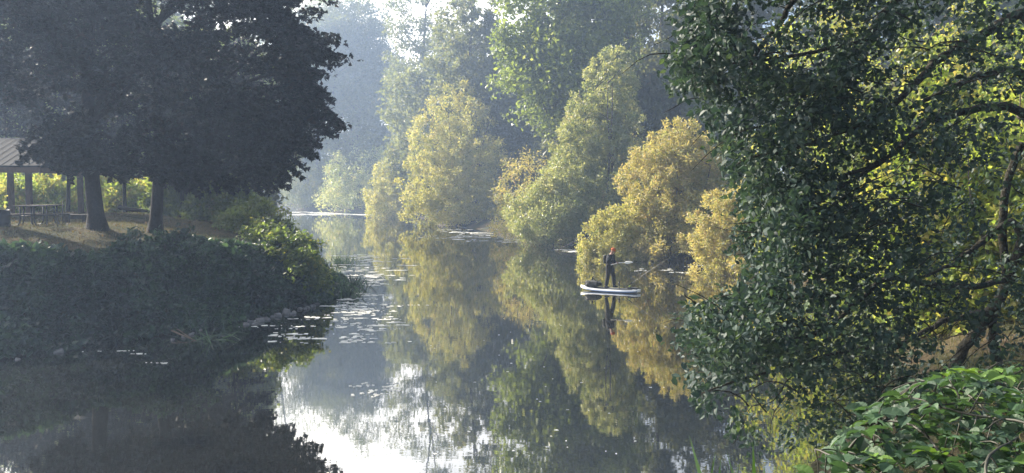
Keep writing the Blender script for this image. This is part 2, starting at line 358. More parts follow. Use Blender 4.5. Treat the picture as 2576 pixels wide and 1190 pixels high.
def make_tree(name, label, cat, base, h, crowns, leafm, size, nclump, rc, per, kind='kite', trunk_r=.3, group=None, seed=1, up=.5,
              axisd=None, axisw=0, flat=(1,1,.8), limbs=14, barkm='bark_far', sprays=(), lean=(0,0), gap=0., rough=.28, shell=.28, flare=1.7, trunk_top=.8, stems=1, axisout=False):
    """crowns: list of (dx,dy,z,rx,ry,rz,weight)"""
    random.seed(seed); bz = float(Hf(base[0], base[1])); base = (base[0], base[1], bz)
    root = empty(name, base); tag(root, label, cat, group)
    wsum = sum(c[6] for c in crowns); Ps = []
    for k, c in enumerate(crowns):
        Ps.append(ell_clumps(max(3, int(nclump*c[6]/wsum)), (base[0]+c[0], base[1]+c[1], bz+c[2]), c[3:6], seed*13+k, shell, rough, gap, bz+.15))
    cent = np.concatenate(Ps)
    P, rn = clump_points(cent, rc*RNG.uniform(.6,1.4,len(cent)), per, flat)
    twg = []
    for a_, b_ in sprays:                       # leafy twigs reaching out beyond the crown
        a_, b_ = np.array(a_), np.array(b_); L_ = np.linalg.norm(b_-a_); t_ = RNG.uniform(0,1,int(62*L_))**.8
        q_ = a_+(b_-a_)*t_[:, None]+np.array([0,0,.12*L_])*np.sin(t_*math.pi)[:, None]+RNG.normal(size=(len(t_),3))*np.array([.16,.22,.11])*(1.25-t_[:, None]); twg.append((a_, b_))
        P = np.concatenate([P, q_]); rn = np.concatenate([rn, np.clip(RNG.uniform(0,.9,len(t_)), 0, 1)])
    V, F, R = leaf_arrays(P, size, kind, up, axisd, axisw, rn)
    tri_mesh('crown', V, F, leafm, root, {'rnd': R})
    tb = MB()
    top = Vector((base[0]+lean[0], base[1]+lean[1], bz+h*trunk_top))
    trunk_axes = []
    for s in range(stems):
        off = Vector((random.uniform(-1,1), random.uniform(-.6,.6), 0))*(.25*h if stems > 1 else 0)
        b0 = Vector(base)+off*.12-Vector((0,0,.25)); tp = top+off
        pts = curve_pts(b0, tp, 0, .03 if stems == 1 else .06, 9)
        rr = [trunk_r*(1-.85*i/8)*(1 if i else flare) for i in range(9)]
        pts.insert(1, pts[0].lerp(pts[1], .12)); rr.insert(1, trunk_r*(1+(flare-1)*.45)); pts.insert(2, pts[0].lerp(pts[2], .38)); rr.insert(2, trunk_r*1.02)
        tb.tube(pts, rr, 10); trunk_axes.append(pts)
    lb = tb; idx = np.random.default_rng(seed).permutation(len(cent))[:limbs]
    for i in idx:
        c = Vector(cent[i]); ax = trunk_axes[i % stems]
        zt = max(bz+.15*h, c.z-.35*(c-Vector((ax[-1].x, ax[-1].y, c.z))).length-.05*h)
        p0 = min(ax, key=lambda q: abs(q.z-zt)); L = (c-p0).length
        r0 = min(trunk_r*.4, .03+.016*L)
        lb.tube(curve_pts(p0, c, .06, .10, 7), [r0*(1-.8*j/6) for j in range(7)], 6)
    for a_, b_ in twg: lb.tube(curve_pts(a_, b_, .12, .03, 6), [.03,.026,.02,.015,.01,.006], 5)
    tb.world_build('trunk', M[barkm], root)
    return root

# --- the big dark maples on the left bank (crown lobes given relative to the base)
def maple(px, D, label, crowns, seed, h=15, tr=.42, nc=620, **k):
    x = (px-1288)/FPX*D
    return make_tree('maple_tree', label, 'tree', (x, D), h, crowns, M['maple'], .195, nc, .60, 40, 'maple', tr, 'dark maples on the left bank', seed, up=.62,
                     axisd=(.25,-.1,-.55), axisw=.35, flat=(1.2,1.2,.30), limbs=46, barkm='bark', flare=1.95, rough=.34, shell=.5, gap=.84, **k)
random.seed(77); SPR = []
for i in range(50):
    py = 10+i*9; tipx = np.interp(py, [0,60,110,160,200,260,330,400,450,480], [752,775,815,872,800,850,868,785,760,660])+random.uniform(-50,6); D_ = 30+random.uniform(-1,1)
    b_ = at(tipx, py+random.uniform(-5,10), D_); a_ = at(tipx-random.uniform(90,190), py-random.uniform(15,60), D_+random.uniform(-.5,.5)); SPR.append((a_, b_))
for i in range(64):
    px = random.uniform(410,740); py = 455+random.uniform(-25,45)-abs(px-600)*.05; D_ = random.uniform(27.5,31)
    SPR.append((at(px-random.uniform(40,110), py-random.uniform(40,80), D_), at(px, py, D_)))
SPL = []
for i in range(46):
    px = random.uniform(150,420); py = 418+random.uniform(-20,40); D_ = random.uniform(26.5,30)
    SPL.append((at(px-random.uniform(-60,90), py-random.uniform(40,80), D_), at(px, py, D_)))
for i in range(24):
    px = random.uniform(20,190); py = random.uniform(355,430); D_ = random.uniform(26.5,30)
    SPL.append((at(px+random.uniform(20,110), py-random.uniform(40,80), D_), at(px, py, D_)))
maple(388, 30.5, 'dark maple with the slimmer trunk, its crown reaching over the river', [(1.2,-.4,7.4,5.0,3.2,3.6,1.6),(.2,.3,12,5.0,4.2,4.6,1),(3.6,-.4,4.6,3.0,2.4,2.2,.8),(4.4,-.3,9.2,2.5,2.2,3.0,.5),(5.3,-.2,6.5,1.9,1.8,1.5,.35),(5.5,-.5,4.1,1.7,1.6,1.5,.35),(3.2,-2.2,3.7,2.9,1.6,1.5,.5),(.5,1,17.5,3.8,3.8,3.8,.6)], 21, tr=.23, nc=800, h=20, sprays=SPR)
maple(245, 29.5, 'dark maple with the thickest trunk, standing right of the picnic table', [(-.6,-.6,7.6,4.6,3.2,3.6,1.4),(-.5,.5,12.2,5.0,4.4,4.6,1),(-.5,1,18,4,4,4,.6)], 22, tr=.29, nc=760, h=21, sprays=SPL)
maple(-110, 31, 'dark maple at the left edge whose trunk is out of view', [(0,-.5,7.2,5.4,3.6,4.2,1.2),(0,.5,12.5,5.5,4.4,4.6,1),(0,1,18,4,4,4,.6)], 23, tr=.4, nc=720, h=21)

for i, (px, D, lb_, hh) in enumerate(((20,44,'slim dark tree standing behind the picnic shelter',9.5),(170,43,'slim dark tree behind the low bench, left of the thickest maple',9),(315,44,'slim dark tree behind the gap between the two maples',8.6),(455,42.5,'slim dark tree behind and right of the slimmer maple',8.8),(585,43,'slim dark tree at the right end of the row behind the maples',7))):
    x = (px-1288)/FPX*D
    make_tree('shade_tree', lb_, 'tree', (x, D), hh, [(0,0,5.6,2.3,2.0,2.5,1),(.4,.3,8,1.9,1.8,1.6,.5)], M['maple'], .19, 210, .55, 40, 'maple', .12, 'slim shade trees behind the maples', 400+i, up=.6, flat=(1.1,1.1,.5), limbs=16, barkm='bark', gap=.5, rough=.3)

# --- far wall of trees beyond the bend, hazy
def far_tree(px, D, top_y, wpx, seed, label, mat='far', low=.22, nc=300, size=.42, group='tall trees beyond the bend', **k):
    x = (px-1288)/FPX*D; bz = float(Hf(x, D)); ztop = at(px, top_y, D)[2]; h = ztop-bz; r = wpx/FPX*D/2
    cz = h*(low+1)/2; rz = h*(1-low)/2
    return make_tree('tall_tree', label, 'tree', (x, D), h, [(0,0,cz,r,r*.8,rz,1),(r*.2,0,cz-rz*.45,r*1.05,r*.9,rz*.5,.6)], M[mat], size, nc, r*.24, 70, 'kite', .018*h, group, seed,
                     up=.45, flat=(1,1,.75), limbs=20, rough=.3, **k)
FT = [(-170,66,-40,300,'dark tree behind the shelter, beyond the left frame edge'),(20,70,-10,250,'dark tree standing behind the picnic table bushes'),(215,68,-50,240,'dark tree standing behind the thickest maple'),(400,72,0,230,'dark tree standing behind the slimmer maple'),(555,76,70,220,'low dark tree behind the crest right of the maples'),(-120,100,-90,230,'far tree behind the shelter roof at the left edge'),(60,96,-70,240,'far tree seen through the left maple crown, above the picnic table'),(250,104,-90,230,'far tree hidden behind the thickest maple'),
      (430,100,-60,240,'far tree behind the slimmer maple trunk'),(590,82,60,230,'far tree behind the maple crown, left of the sky gap'),
      (845,200,0,270,'hazy tree filling the gap between the maple edge and the sky gap'),(700,205,-50,340,'hazy tree just right of the dark maple edge'),(885,195,-25,180,'pale hazy tree left of the bright sky gap'),(800,192,-40,250,'pale hazy tree over the bend, close to the maple edge'),(905,188,-45,190,'pale hazy tree directly left of the sky gap, upper crown only in view'),(1075,150,-112,220,'broad hazy tree right of the bright sky gap'),(1190,112,-80,170,'hazy tree between the sky gap and the big leafy maple'),
      (1660,92,-210,220,'far tree behind the tall willow tip'),(1850,88,-180,260,'far tree behind the upper left of the overhanging tree'),(2080,84,-230,280,'far tree behind the overhanging tree, near the top middle of it'),(2320,80,-230,300,'far tree behind the overhanging tree, right part'),(2560,76,-240,300,'far tree at the right edge behind the overhanging tree')]
for i, (px, D, ty, wp, lb_) in enumerate(FT): far_tree(px, D, ty, wp, 40+i, lb_, mat='leafy' if D < 80 else 'far', low=.4 if D > 180 else .12 if 600 < px < 1300 else .08, nc=560 if px < 700 else 430, size=.55)
MT = [(800,206,150,240,'round hazy tree low beside the maple edge'),(955,186,95,250,'hazy tree standing below the bright sky gap'),(1120,135,60,260,'dim hazy tree behind the yellow riverside willows'),(1300,115,120,260,'shaded tree behind the large yellow willow'),(1480,100,60,260,'shaded tree behind the leaning willow'),(1700,84,80,260,'shaded tree behind the tall willow on its right'),(660,236,120,260,'shaded tree behind the point bramble')]
for i, (px, D, ty, wp, lb_) in enumerate(MT): far_tree(px, D, ty, wp, 70+i, lb_, low=-.05, nc=420, size=.75, group='shaded trees behind the bank', barkm='bark_far')
# hazy understory willows at the bend
def shrub(px, base_y, D, top_y, wpx, label, mat, seed, nc=170, size=.22, rcf=.17, per=70, group='willows along the far bank', name='willow', parts=None, up=.35, lit=0, kind='narrow', stems=4, cat='willow', dx=0):
    x = (px-1288)/FPX*D; bz = float(Hf(x, D)); ztop = at(px, top_y, D)[2]; h = ztop-bz; r = wpx/FPX*D/2*1.06; nc = int(nc*1.35)
    if parts is None: parts = [(0,0,.52,1,.8,.46,1),(.05,0,.28,1.1,.9,.3,.7),(0,-.35,.10,1.05,.8,.16,.4)]
    size *= 1.2
    cr_ = [(a*r, b_*r, c_*h, d_*r, e_*r, f_*h, g_) for a, b_, c_, d_, e_, f_, g_ in parts]
    return make_tree(name, label, cat, (x, D), h, cr_, M[mat], size, nc, r*rcf, per, kind, .03+.008*h, group, seed, up=up, gap=.2, axisd=(0,0,1), axisw=.22,
                     flat=(.95,.95,1.05), limbs=26, stems=stems, rough=.15, trunk_top=.75, flare=1.2)
shrub(900,535,171,370,190,'hazy pale shrub at the river bend','willow_pale',101, size=.5, per=40)
shrub(790,535,187,400,160,'hazy shrub just right of the point bramble','far',102, size=.5, per=40)
shrub(1010,545,137.0,385,150,'leftmost of the yellow willows, low and round','willow_gold',103, size=.36, nc=220, parts=[(0,0,.5,1,.8,.45,1),(-.3,0,.28,1,.9,.3,.6)])
shrub(1150,565,104.2,190,215,'yellow willow with two rounded tops','willow_gold',104, size=.30, nc=480, rcf=.13, parts=[(.1,.3,.58,.85,.7,.40,1),(-.35,-.1,.42,.85,.8,.36,.9),(.35,-.4,.36,.7,.8,.34,.7),(-.1,-.4,.22,1.1,.9,.24,.8),(0,-.5,.10,1.2,.7,.14,.6)])
shrub(1330,600,73.3,380,190,'thin twiggy willow between the two big ones','autumn',105, size=.2, nc=130, per=45, rcf=.2, group='willows along the far bank')
shrub(1535,610,68,95,205,'tallest willow, narrow pointed top','willow_pale',106, size=.22, nc=560, rcf=.11, parts=[(.05,.2,.70,.62,.6,.28,.8),(-.35,0,.50,.85,.7,.26,1),(-.65,-.2,.27,1.0,.8,.24,1),(.25,.3,.35,.8,.8,.35,.7),(-.1,-.4,.12,1.3,.8,.14,.6)])
shrub(1385,608,64.7,400,230,'pale willow leaning out low over the water left of the paddler','willow_pale',107, size=.2, nc=330, rcf=.13, parts=[(-.1,0,.38,.95,.8,.36,1),(.2,.2,.6,.6,.6,.34,.5)])
shrub(1700,655,51.1,290,270,'orange tinted willow behind the paddler, broad and tall','autumn',108, size=.17, nc=560, rcf=.11, parts=[(.1,.3,.66,.8,.7,.30,1),(-.25,.1,.5,.85,.7,.3,.8),(.2,.2,.3,1,.9,.3,.6),(.1,-.3,.10,1.1,.8,.14,.5)])
shrub(1570,645,51.6,490,190,'low yellow willow directly behind the paddler','willow_gold',109, size=.16, nc=300, rcf=.13, parts=[(0,0,.45,1,.8,.45,1),(-.3,-.1,.25,1,.8,.25,.6)])
shrub(1850,700,43,430,190,'orange tinted bush at the edge of the overhanging tree','autumn',110, size=.15, nc=280, rcf=.14)
shrub(1720,660,54.0,520,230,'shaded green bush right of the paddler at the waterline','mid',111, size=.15, nc=240, rcf=.14)
# --- mid distance leafy maple on the right of the channel and bare trunks above the willows
far_tree(1410,82,-170,330,131,'big leafy tree with bright hanging leaves behind the willows','leafy', low=.27, nc=620, size=.5, group='tall trees behind the willows')
for i, (px, D, lb_) in enumerate(((1536,84,'straight bare trunked tree above the tall willow, left of the pair'),(1562,86,'straight bare trunked tree above the tall willow, right of the pair'))):
    far_tree(px, D, -260, 150, 140+i, lb_, 'mid', low=.55, nc=110, size=.34, group='tall trees behind the willows')

# --- sunlit bushes behind the left lawn
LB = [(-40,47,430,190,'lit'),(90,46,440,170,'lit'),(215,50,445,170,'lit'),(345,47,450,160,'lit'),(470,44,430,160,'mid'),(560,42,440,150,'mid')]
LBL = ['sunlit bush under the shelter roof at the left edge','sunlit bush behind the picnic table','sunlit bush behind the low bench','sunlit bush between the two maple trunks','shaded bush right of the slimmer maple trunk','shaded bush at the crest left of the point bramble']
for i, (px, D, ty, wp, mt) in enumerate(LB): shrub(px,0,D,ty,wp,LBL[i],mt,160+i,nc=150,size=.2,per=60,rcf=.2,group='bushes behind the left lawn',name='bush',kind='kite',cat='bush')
# --- sunlit bushes behind the overhanging tree on the right bank
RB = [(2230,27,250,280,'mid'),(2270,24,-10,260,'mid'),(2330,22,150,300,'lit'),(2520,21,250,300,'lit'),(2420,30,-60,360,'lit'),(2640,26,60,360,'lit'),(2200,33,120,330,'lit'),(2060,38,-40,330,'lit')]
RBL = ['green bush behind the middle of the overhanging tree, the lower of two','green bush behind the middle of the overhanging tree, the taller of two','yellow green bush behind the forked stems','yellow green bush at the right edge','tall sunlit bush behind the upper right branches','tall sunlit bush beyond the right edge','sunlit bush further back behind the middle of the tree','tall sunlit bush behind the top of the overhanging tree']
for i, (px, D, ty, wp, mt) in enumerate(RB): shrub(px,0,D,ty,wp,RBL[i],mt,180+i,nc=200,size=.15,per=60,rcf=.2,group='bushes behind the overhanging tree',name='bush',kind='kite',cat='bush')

# ------------------------------------------------------------ brambles covering the left bank
def scatter(n, xr, yr, cond):
    x = RNG.uniform(*xr, n); y = RNG.uniform(*yr, n); k = cond(x, y, sdist(x, y)); return x[k], y[k]
x, y = scatter(420000, (-24,-5.5), (17,40), lambda x, y, d: (d > -.22) & (d < 3.0+.6*vnoise(x, y, 1.3, 2)) & (x < 0))
x = x[:62000]; y = y[:62000]
d_ = sdist(x, y); mound = (.14+.38*np.clip(vnoise(x, y, .7, 5)*1.4+.4, 0, 1.5)+.12*np.clip(vnoise(x, y, .27, 6)*1.5+.2, 0, 1.4))*np.clip((d_+.5)/1., .25, 1)*np.clip((3.6-d_)/1.3, .1, 1)
z = np.maximum(Hf(x, y), .06)+mound*RNG.uniform(.25, 1, len(x))**.6
tone = np.clip(.42+.45*vnoise(x, y, .9, 8)+.35*vnoise(x, y, .22, 1)+RNG.uniform(-.25,.25,len(x)), 0, 1)
V, F, R = leaf_arrays(np.stack([x, y, z], 1), .185, 'ovate', .5, (0,-.3,-.3), .3, tone, .5)
tag(tri_mesh('bramble_cover', V, F, M['bramble'], None, {'rnd': R}), 'dark green bramble thicket spilling down the left bank to the water', 'brambles', kind='stuff')
# the sunlit mound on the point
def mound_bush(name, label, cat, c, lobes, mat, n, size, kind, seed, group=None, per=26, rc=.28, stems=10):
    bz = float(Hf(c[0], c[1])); root = empty(name, (c[0], c[1], bz)); tag(root, label, cat, group)
    Ps = [ell_clumps(max(3, int(n*l[6])), (c[0]+l[0], c[1]+l[1], bz+l[2]), l[3:6], seed+k, .2, .25, 0, .05) for k, l in enumerate(lobes)]
    cent = np.concatenate(Ps); P, rn = clump_points(cent, rc*RNG.uniform(.6,1.4,len(cent)), per, (1,1,.7))
    V, F, R = leaf_arrays(P, size, kind, .55, (.2,-.2,-.3), .3, rn); tri_mesh('foliage', V, F, mat, root, {'rnd': R})
    sb = MB(); random.seed(seed)
    for i in np.random.default_rng(seed).permutation(len(cent))[:stems]:
        sb.tube(curve_pts((c[0]+random.uniform(-.5,.5), c[1]+random.uniform(-.5,.5), bz-.1), cent[i], .2, .08, 8), [.016*(1-.7*j/7) for j in range(8)], 5)
    sb.world_build('cane', M['cane'], root); return root
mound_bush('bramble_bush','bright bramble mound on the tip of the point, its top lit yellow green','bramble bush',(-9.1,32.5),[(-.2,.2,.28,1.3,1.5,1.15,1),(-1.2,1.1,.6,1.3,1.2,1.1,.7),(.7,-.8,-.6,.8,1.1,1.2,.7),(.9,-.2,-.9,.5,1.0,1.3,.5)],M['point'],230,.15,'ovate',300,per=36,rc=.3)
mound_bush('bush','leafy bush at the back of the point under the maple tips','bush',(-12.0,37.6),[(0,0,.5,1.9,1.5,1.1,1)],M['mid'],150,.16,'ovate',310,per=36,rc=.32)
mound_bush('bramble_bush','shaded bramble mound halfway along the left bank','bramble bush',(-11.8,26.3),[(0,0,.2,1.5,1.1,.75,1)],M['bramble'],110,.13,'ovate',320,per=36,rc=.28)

# ------------------------------------------------------------ lawn grass on the left bank and right bank
def grass(name, label, n, xr, yr, cond, h, mat, kind='stuff', cat='grass'):
    x, y = scatter(n, xr, yr, cond); P = np.stack([x, y, Hf(x, y)-.01], 1)
    tone = np.clip(.5+.4*vnoise(x, y, 2, 4)+RNG.uniform(-.35,.35,len(x)), 0, 1)
    V, F, R = leaf_arrays(P, h, 'blade', .1, (.1,0,1), .62, tone)
    return tag(tri_mesh(name, V, F, mat, None, {'rnd': R}), label, cat, kind=kind)
grass('lawn_grass','short dry grass on the lawn under the maples', 130000, (-34,-8), (22,46), lambda x, y, d: d > 2.6, .09, M['grass'])
grass('bank_grass','sunlit rough grass on the right bank behind the overhanging tree', 60000, (4,30), (9,42), lambda x, y, d: d > 1.1, .2, M['grass'])
grass('near_grass','green grass blades at the lower right near the camera', 7000, (1.3,4.6), (1.8,6), lambda x, y, d: (d > .35) & (x > .9+.0*y), .26, M['grass_green'])

x, y = scatter(6000, (-26,-8), (22,44), lambda x, y, d: d > 2.4)
V, F, R = leaf_arrays(np.stack([x, y, Hf(x, y)+.03], 1), .11, 'kite', .8)
M['litter'] = leafmat('leaf_litter', [(.06,.045,.03),(.11,.08,.045),(.17,.12,.06),(.09,.065,.04),(.20,.17,.10)], .2, .8, .2)
tag(tri_mesh('leaf_litter', V, F, M['litter'], None, {'rnd': R}), 'brown fallen leaves strewn over the lawn under the maples', 'fallen leaves', kind='stuff')
# ------------------------------------------------------------ overhanging tree on the right
EDGE = [(0,1700),(60,1725),(130,1690),(200,1665),(240,1720),(300,1770),(380,1800),(440,1835),(520,1855),(620,1840),(680,1880),(730,1850),(760,1740),(820,1705),(900,1720),(960,1705),(1010,1740),(1060,1800),(1110,1860)]
ey = np.array([e_[0] for e_ in EDGE], float); ex = np.array([e_[1] for e_ in EDGE], float)
tree = empty('overhanging_tree', (7.3, 12.6, float(Hf(7.3, 12.6))))
tag(tree, 'large dark leaved tree leaning over the right side of the river, nearest tree in view', 'tree')
tb = MB(); bb_ = MB()
def br(mb_, pts, r0, r1, sub=4, k=8):
    W = [Vector(at(*p)) for p in pts]; out_ = []
    n = len(W)
    for i in range(n-1):
        p0, p1, p2, p3 = W[max(i-1,0)], W[i], W[i+1], W[min(i+2,n-1)]
        for s in range(sub):
            t_ = s/sub
            out_.append(.5*((2*p1)+(p2-p0)*t_+(2*p0-5*p1+4*p2-p3)*t_*t_+(3*p1-p0-3*p2+p3)*t_**3))
    out_.append(W[-1]); m_ = len(out_)
    for q in out_[1:-1]: q += Vector((random.uniform(-1,1),random.uniform(-1,1),random.uniform(-1,1)))*r0*.28
    mb_.tube(out_, [r0+(r1-r0)*i/(m_-1) for i in range(m_)], k); return out_
random.seed(5)
br(tb, [(2395,935,12.6),(2440,855,12.4),(2490,785,12.1),(2535,700,11.8),(2576,600,11.5),(2640,470,11.2),(2700,250,11)], .085, .07)
br(tb, [(2508,935,12.7),(2500,850,12.4),(2492,785,12.1)], .08, .07)
LIMB = [([(2640,470,11.2),(2600,60,10.4),(2450,100,9.8),(2350,160,9.5),(2270,240,9.2),(2180,310,9),(2080,345,8.7)],.075,.02),
 ([(2680,330,11),(2576,190,10.4),(2480,190,10.2),(2380,225,9.8),(2290,270,9.5)],.065,.02),
 ([(2650,430,11.2),(2576,285,10.5),(2490,268,10),(2420,283,9.8),(2330,310,9.4),(2230,400,9),(2130,440,8.6)],.07,.018),
 ([(2576,600,11.5),(2545,560,11),(2480,600,10.6),(2400,660,10.4),(2310,700,10)],.06,.02),
 ([(2535,700,11.8),(2450,720,11),(2330,715,10),(2230,700,9.6),(2160,755,9.2),(2080,830,8.8),(2000,850,8.5)],.05,.014),
 ([(2490,785,12.1),(2430,795,11.5),(2370,810,11),(2280,860,10.4),(2200,900,10)],.06,.018),
 ([(2700,250,11),(2500,-120,10.5),(2280,-20,10),(2180,100,9.7),(2090,250,9.4),(2010,340,9)],.07,.018),
 ([(2500,-120,10.5),(2200,-160,10.3),(2010,-10,10),(1960,60,9.9),(1900,140,9.7),(1880,230,9.5)],.055,.015),
 ([(2535,700,11.8),(2520,560,11.6),(2540,440,11.4),(2570,360,11.2)],.06,.05),
 ([(2280,860,10.4),(2140,880,9.6),(1990,920,9),(1850,960,8.8),(1760,990,8.6)],.03,.008),
 ([(2230,400,9),(2100,480,8.8),(1980,560,8.6),(1880,600,8.5)],.025,.008),
 ([(2160,755,9.2),(2050,740,8.9),(1930,760,8.7),(1830,790,8.6),(1760,770,8.5),(1720,740,8.5)],.03,.006),
 ([(2080,345,8.7),(1980,380,8.6),(1880,400,8.6),(1820,440,8.6)],.02,.007),
 ([(2180,100,9.7),(2000,140,9.5),(1850,160,9.4),(1730,190,9.4)],.028,.008)]
for pts, r0, r1 in LIMB: br(bb_, pts, r0, r1)
# fine twigs
for i in range(230):
    py = random.uniform(-60,1080); px = random.uniform(np.interp(py, ey, ex)+40, 2600); D = random.uniform(8,12)
    a = at(px, py, D); bb_.tube(curve_pts(a, (a[0]-random.uniform(.2,.8), a[1]+random.uniform(-.4,.3), a[2]-random.uniform(-.25,.55)), .1, .12, 6), [.009,.008,.007,.006,.005,.003], 5)
tb.world_build('trunk', M['bark_mossy'], tree); bb_.world_build('branches', M['bark_mossy'], tree)
# leaf sprays
nC = 7600
cy = RNG.uniform(-160, 1120, nC); le = np.interp(cy, ey, ex); cx = le+18+RNG.uniform(0,1,nC)**1.0*(2680-le)
D = np.clip(8.6+RNG.normal(0,.7,nC)+(cx-1700)/900*1.4, 7.2, 12.5)
pn = .5+.5*np.clip(vnoise(cx, cy, 60, 3)*1.1+vnoise(cx, cy, 24, 9)*.7, -1, 1)
dens = np.clip(1.15-(cx-1880)/540, .2, .95)                       # sparser towards the trunk side
dens = np.where((cx > 1890) & (cx < 2120) & (cy < 170) & (cy > -20), .22, dens)
low = (cy > 930) & (cx > 1800); dens = np.where(low, .35, dens)
keep = RNG.uniform(0,1,nC) < dens*(.16+1.05*pn**1.3)*.9; keep &= ~((cy > 1060) & (cx > 2150))
cx, cy, D = cx[keep], cy[keep], D[keep]
cent = np.array([at(a, b_, c_) for a, b_, c_ in zip(cx, cy, D)])
P, rn = clump_points(cent, .17*RNG.uniform(.6,1.6,len(cent)), 21, (1.15,1.3,.8))
V, F, R = leaf_arrays(P, .072, 'ovate', .42, (-.35,-.15,-.6), .42, rn)
tri_mesh('crown', V, F, M['alder'], tree, {'rnd': R})

# ------------------------------------------------------------ near bramble, lower right
bram = empty('bramble_bush', (2.2, 3.2, float(Hf(2.2, 3.2)))); tag(bram, 'bramble with large pale green leaves and arching canes at the lower right, nearest plant', 'bramble bush')
cb = MB()
CANES = [[(2050,1260,2.9),(2150,1112,2.9),(2270,1040,3.0),(2380,1018,3.1),(2480,1015,3.2)],[(2700,1090,2.7),(2576,1062,2.8),(2440,1042,3.0),(2350,1020,3.1)],[(2400,1260,2.6),(2350,1120,2.8),(2260,1060,3),(2130,1080,3.1)],
         [(2620,1260,2.7),(2520,1080,3),(2430,990,3.3),(2330,960,3.4)],[(2650,1100,3.2),(2560,980,3.5),(2460,945,3.7)],[(2250,1280,2.5),(2160,1180,2.6),(2050,1130,2.8)],[(2500,1280,2.4),(2480,1160,2.5),(2560,1100,2.7)]]
rng_pts = []
for c_ in CANES: rng_pts += br(cb, c_, .0065, .003, 6, 6)
TOPB = [(1900,1230),(2080,1185),(2130,1075),(2200,1005),(2330,935),(2460,915),(2620,900)]
nS = 470; sx = RNG.uniform(2050, 2690, nS); sy0 = np.interp(sx, [a for a, b_ in TOPB], [b_ for a, b_ in TOPB]); sy = sy0+RNG.uniform(0,1,nS)**1.2*(1290-sy0)+10
sD = 3.5-(sy-930)/300*.9+RNG.uniform(-.35,.4,nS)
LV, LF, LR, nV = [], [], [], 0
T, TF = template('serrate')
for i in range(nS):
    p = Vector(at(sx[i], sy[i], max(1.7, sD[i]))); heading = random.uniform(-.6, 3.7); s = random.uniform(.036,.082)
    tone = random.random()**1.5; tilt = random.uniform(-.9,.35); roll = random.uniform(-.6,.6)
    Rm = Matrix.Rotation(heading,4,'Z') @ Matrix.Rotation(-tilt*.6,4,'Y') @ Matrix.Rotation(roll,4,'X')
    for a, sc in ((0,1.1),(1.15,.85),(-1.15,.85)) if random.random() < .6 else ((0,1.1),(.95,.9),(-.95,.9),(1.9,.65),(-1.9,.65)):
        Mt = Matrix.Translation(p) @ Rm @ Matrix.Rotation(a,4,'Z') @ Matrix.Rotation(random.uniform(-.25,.25),4,'Y')
        LV += [tuple(Mt @ Vector((q[0]*s*sc+.012, q[1]*s*sc*1.05, q[2]*s*sc*1.4))) for q in T]; LF += [tuple(j+nV for j in f) for f in TF]; nV += len(T)
        LR += [min(1, tone*.9+random.uniform(0,.15))]*len(TF)
    if random.random() < .35:
        q = min(rng_pts, key=lambda r_: (r_-p).length); cb.tube(curve_pts(q, p, .1, .06, 5), [.0035,.003,.0025,.002,.002], 5)
cb.world_build('cane', M['cane'], bram)
tri_mesh('foliage', LV, LF, M['bramble_near'], bram, {'rnd': LR})
# grass tuft, bottom centre-right
def tuft(name, label, c, n, h, mat, spread=.12, lean=.35, group=None, cat='grass tuft', z0=None):
    g = RNG.normal(size=(n,2))*spread; P = np.stack([c[0]+g[:,0], c[1]+g[:,1], np.full(n, c[2])], 1)
    V, F, R = leaf_arrays(P, h, 'blade', .05, (.0,0,1), 1-lean, None, .4)
    o = tri_mesh(name, V, F, mat, None, {'rnd': R}); return tag(o, label, cat, group)
tuft('grass_tuft','tall green grass blades at the bottom edge, left of the near bramble',at(1830,1340,3.1),14,.30,M['grass_green'],.05,.35)
# reeds and tufts in the water
tuft('water_grass','dark grass clump standing in the water, nearer of the two off the point',at(872,748,32.6)[:2]+(.0,),120,.55,M['bramble'],.26,.5,'grass clumps in the water off the point')
tuft('water_grass','dark grass clump standing in the water, farther of the two off the point',at(893,722,36.3)[:2]+(.0,),110,.55,M['bramble'],.26,.5,'grass clumps in the water off the point')
tuft('water_grass','small yellow green grass clump far out beyond the point',at(868,662,48.5)[:2]+(.0,),70,.5,M['grass_green'],.4,.5)
tuft('water_grass','pale grass blades trailing on dark water below the left bank',at(505,862,22.9)[:2]+(.0,),26,.5,M['bramble'],.4,.85)
tuft('water_grass','pale grass blades trailing on dark water near the floating mats',at(560,850,23.6)[:2]+(.0,),26,.5,M['bramble'],.4,.85)

# ------------------------------------------------------------ floating scum and leaves on the water
ms_ = plain('scum', (.75,.74,.68), .5, var=.2, scale=6)  # pale colour stands in for sun and sky glare on the scum
def blob(mbl, cx, cy, rx, ry, z):
    k = random.randint(9,15); ph = random.uniform(0,6); a1 = random.uniform(.1,.35); V = []
    for j in range(k):
        an = 2*math.pi*j/k; r = 1+a1*math.sin(2*an+ph)+.25*math.sin(3*an+ph*2)+random.uniform(-.2,.2); V.append((cx+rx*r*math.cos(an), cy+ry*r*math.sin(an), z))
    V2 = [(p[0], p[1], z-.012) for p in V]
    mbl.add(V+V2, [tuple(range(k))]+[(j, k+j, k+(j+1) % k, (j+1) % k) for j in range(k)])
def wat(px, py): D = None; v = (595-py)/FPX; dy = _ca+v*_sa; dz = -_sa+v*_ca; k = -CAMZ/dz; return ((px-1288)/FPX*k, dy*k)
random.seed(3); sc = MB(); nb_ = 0
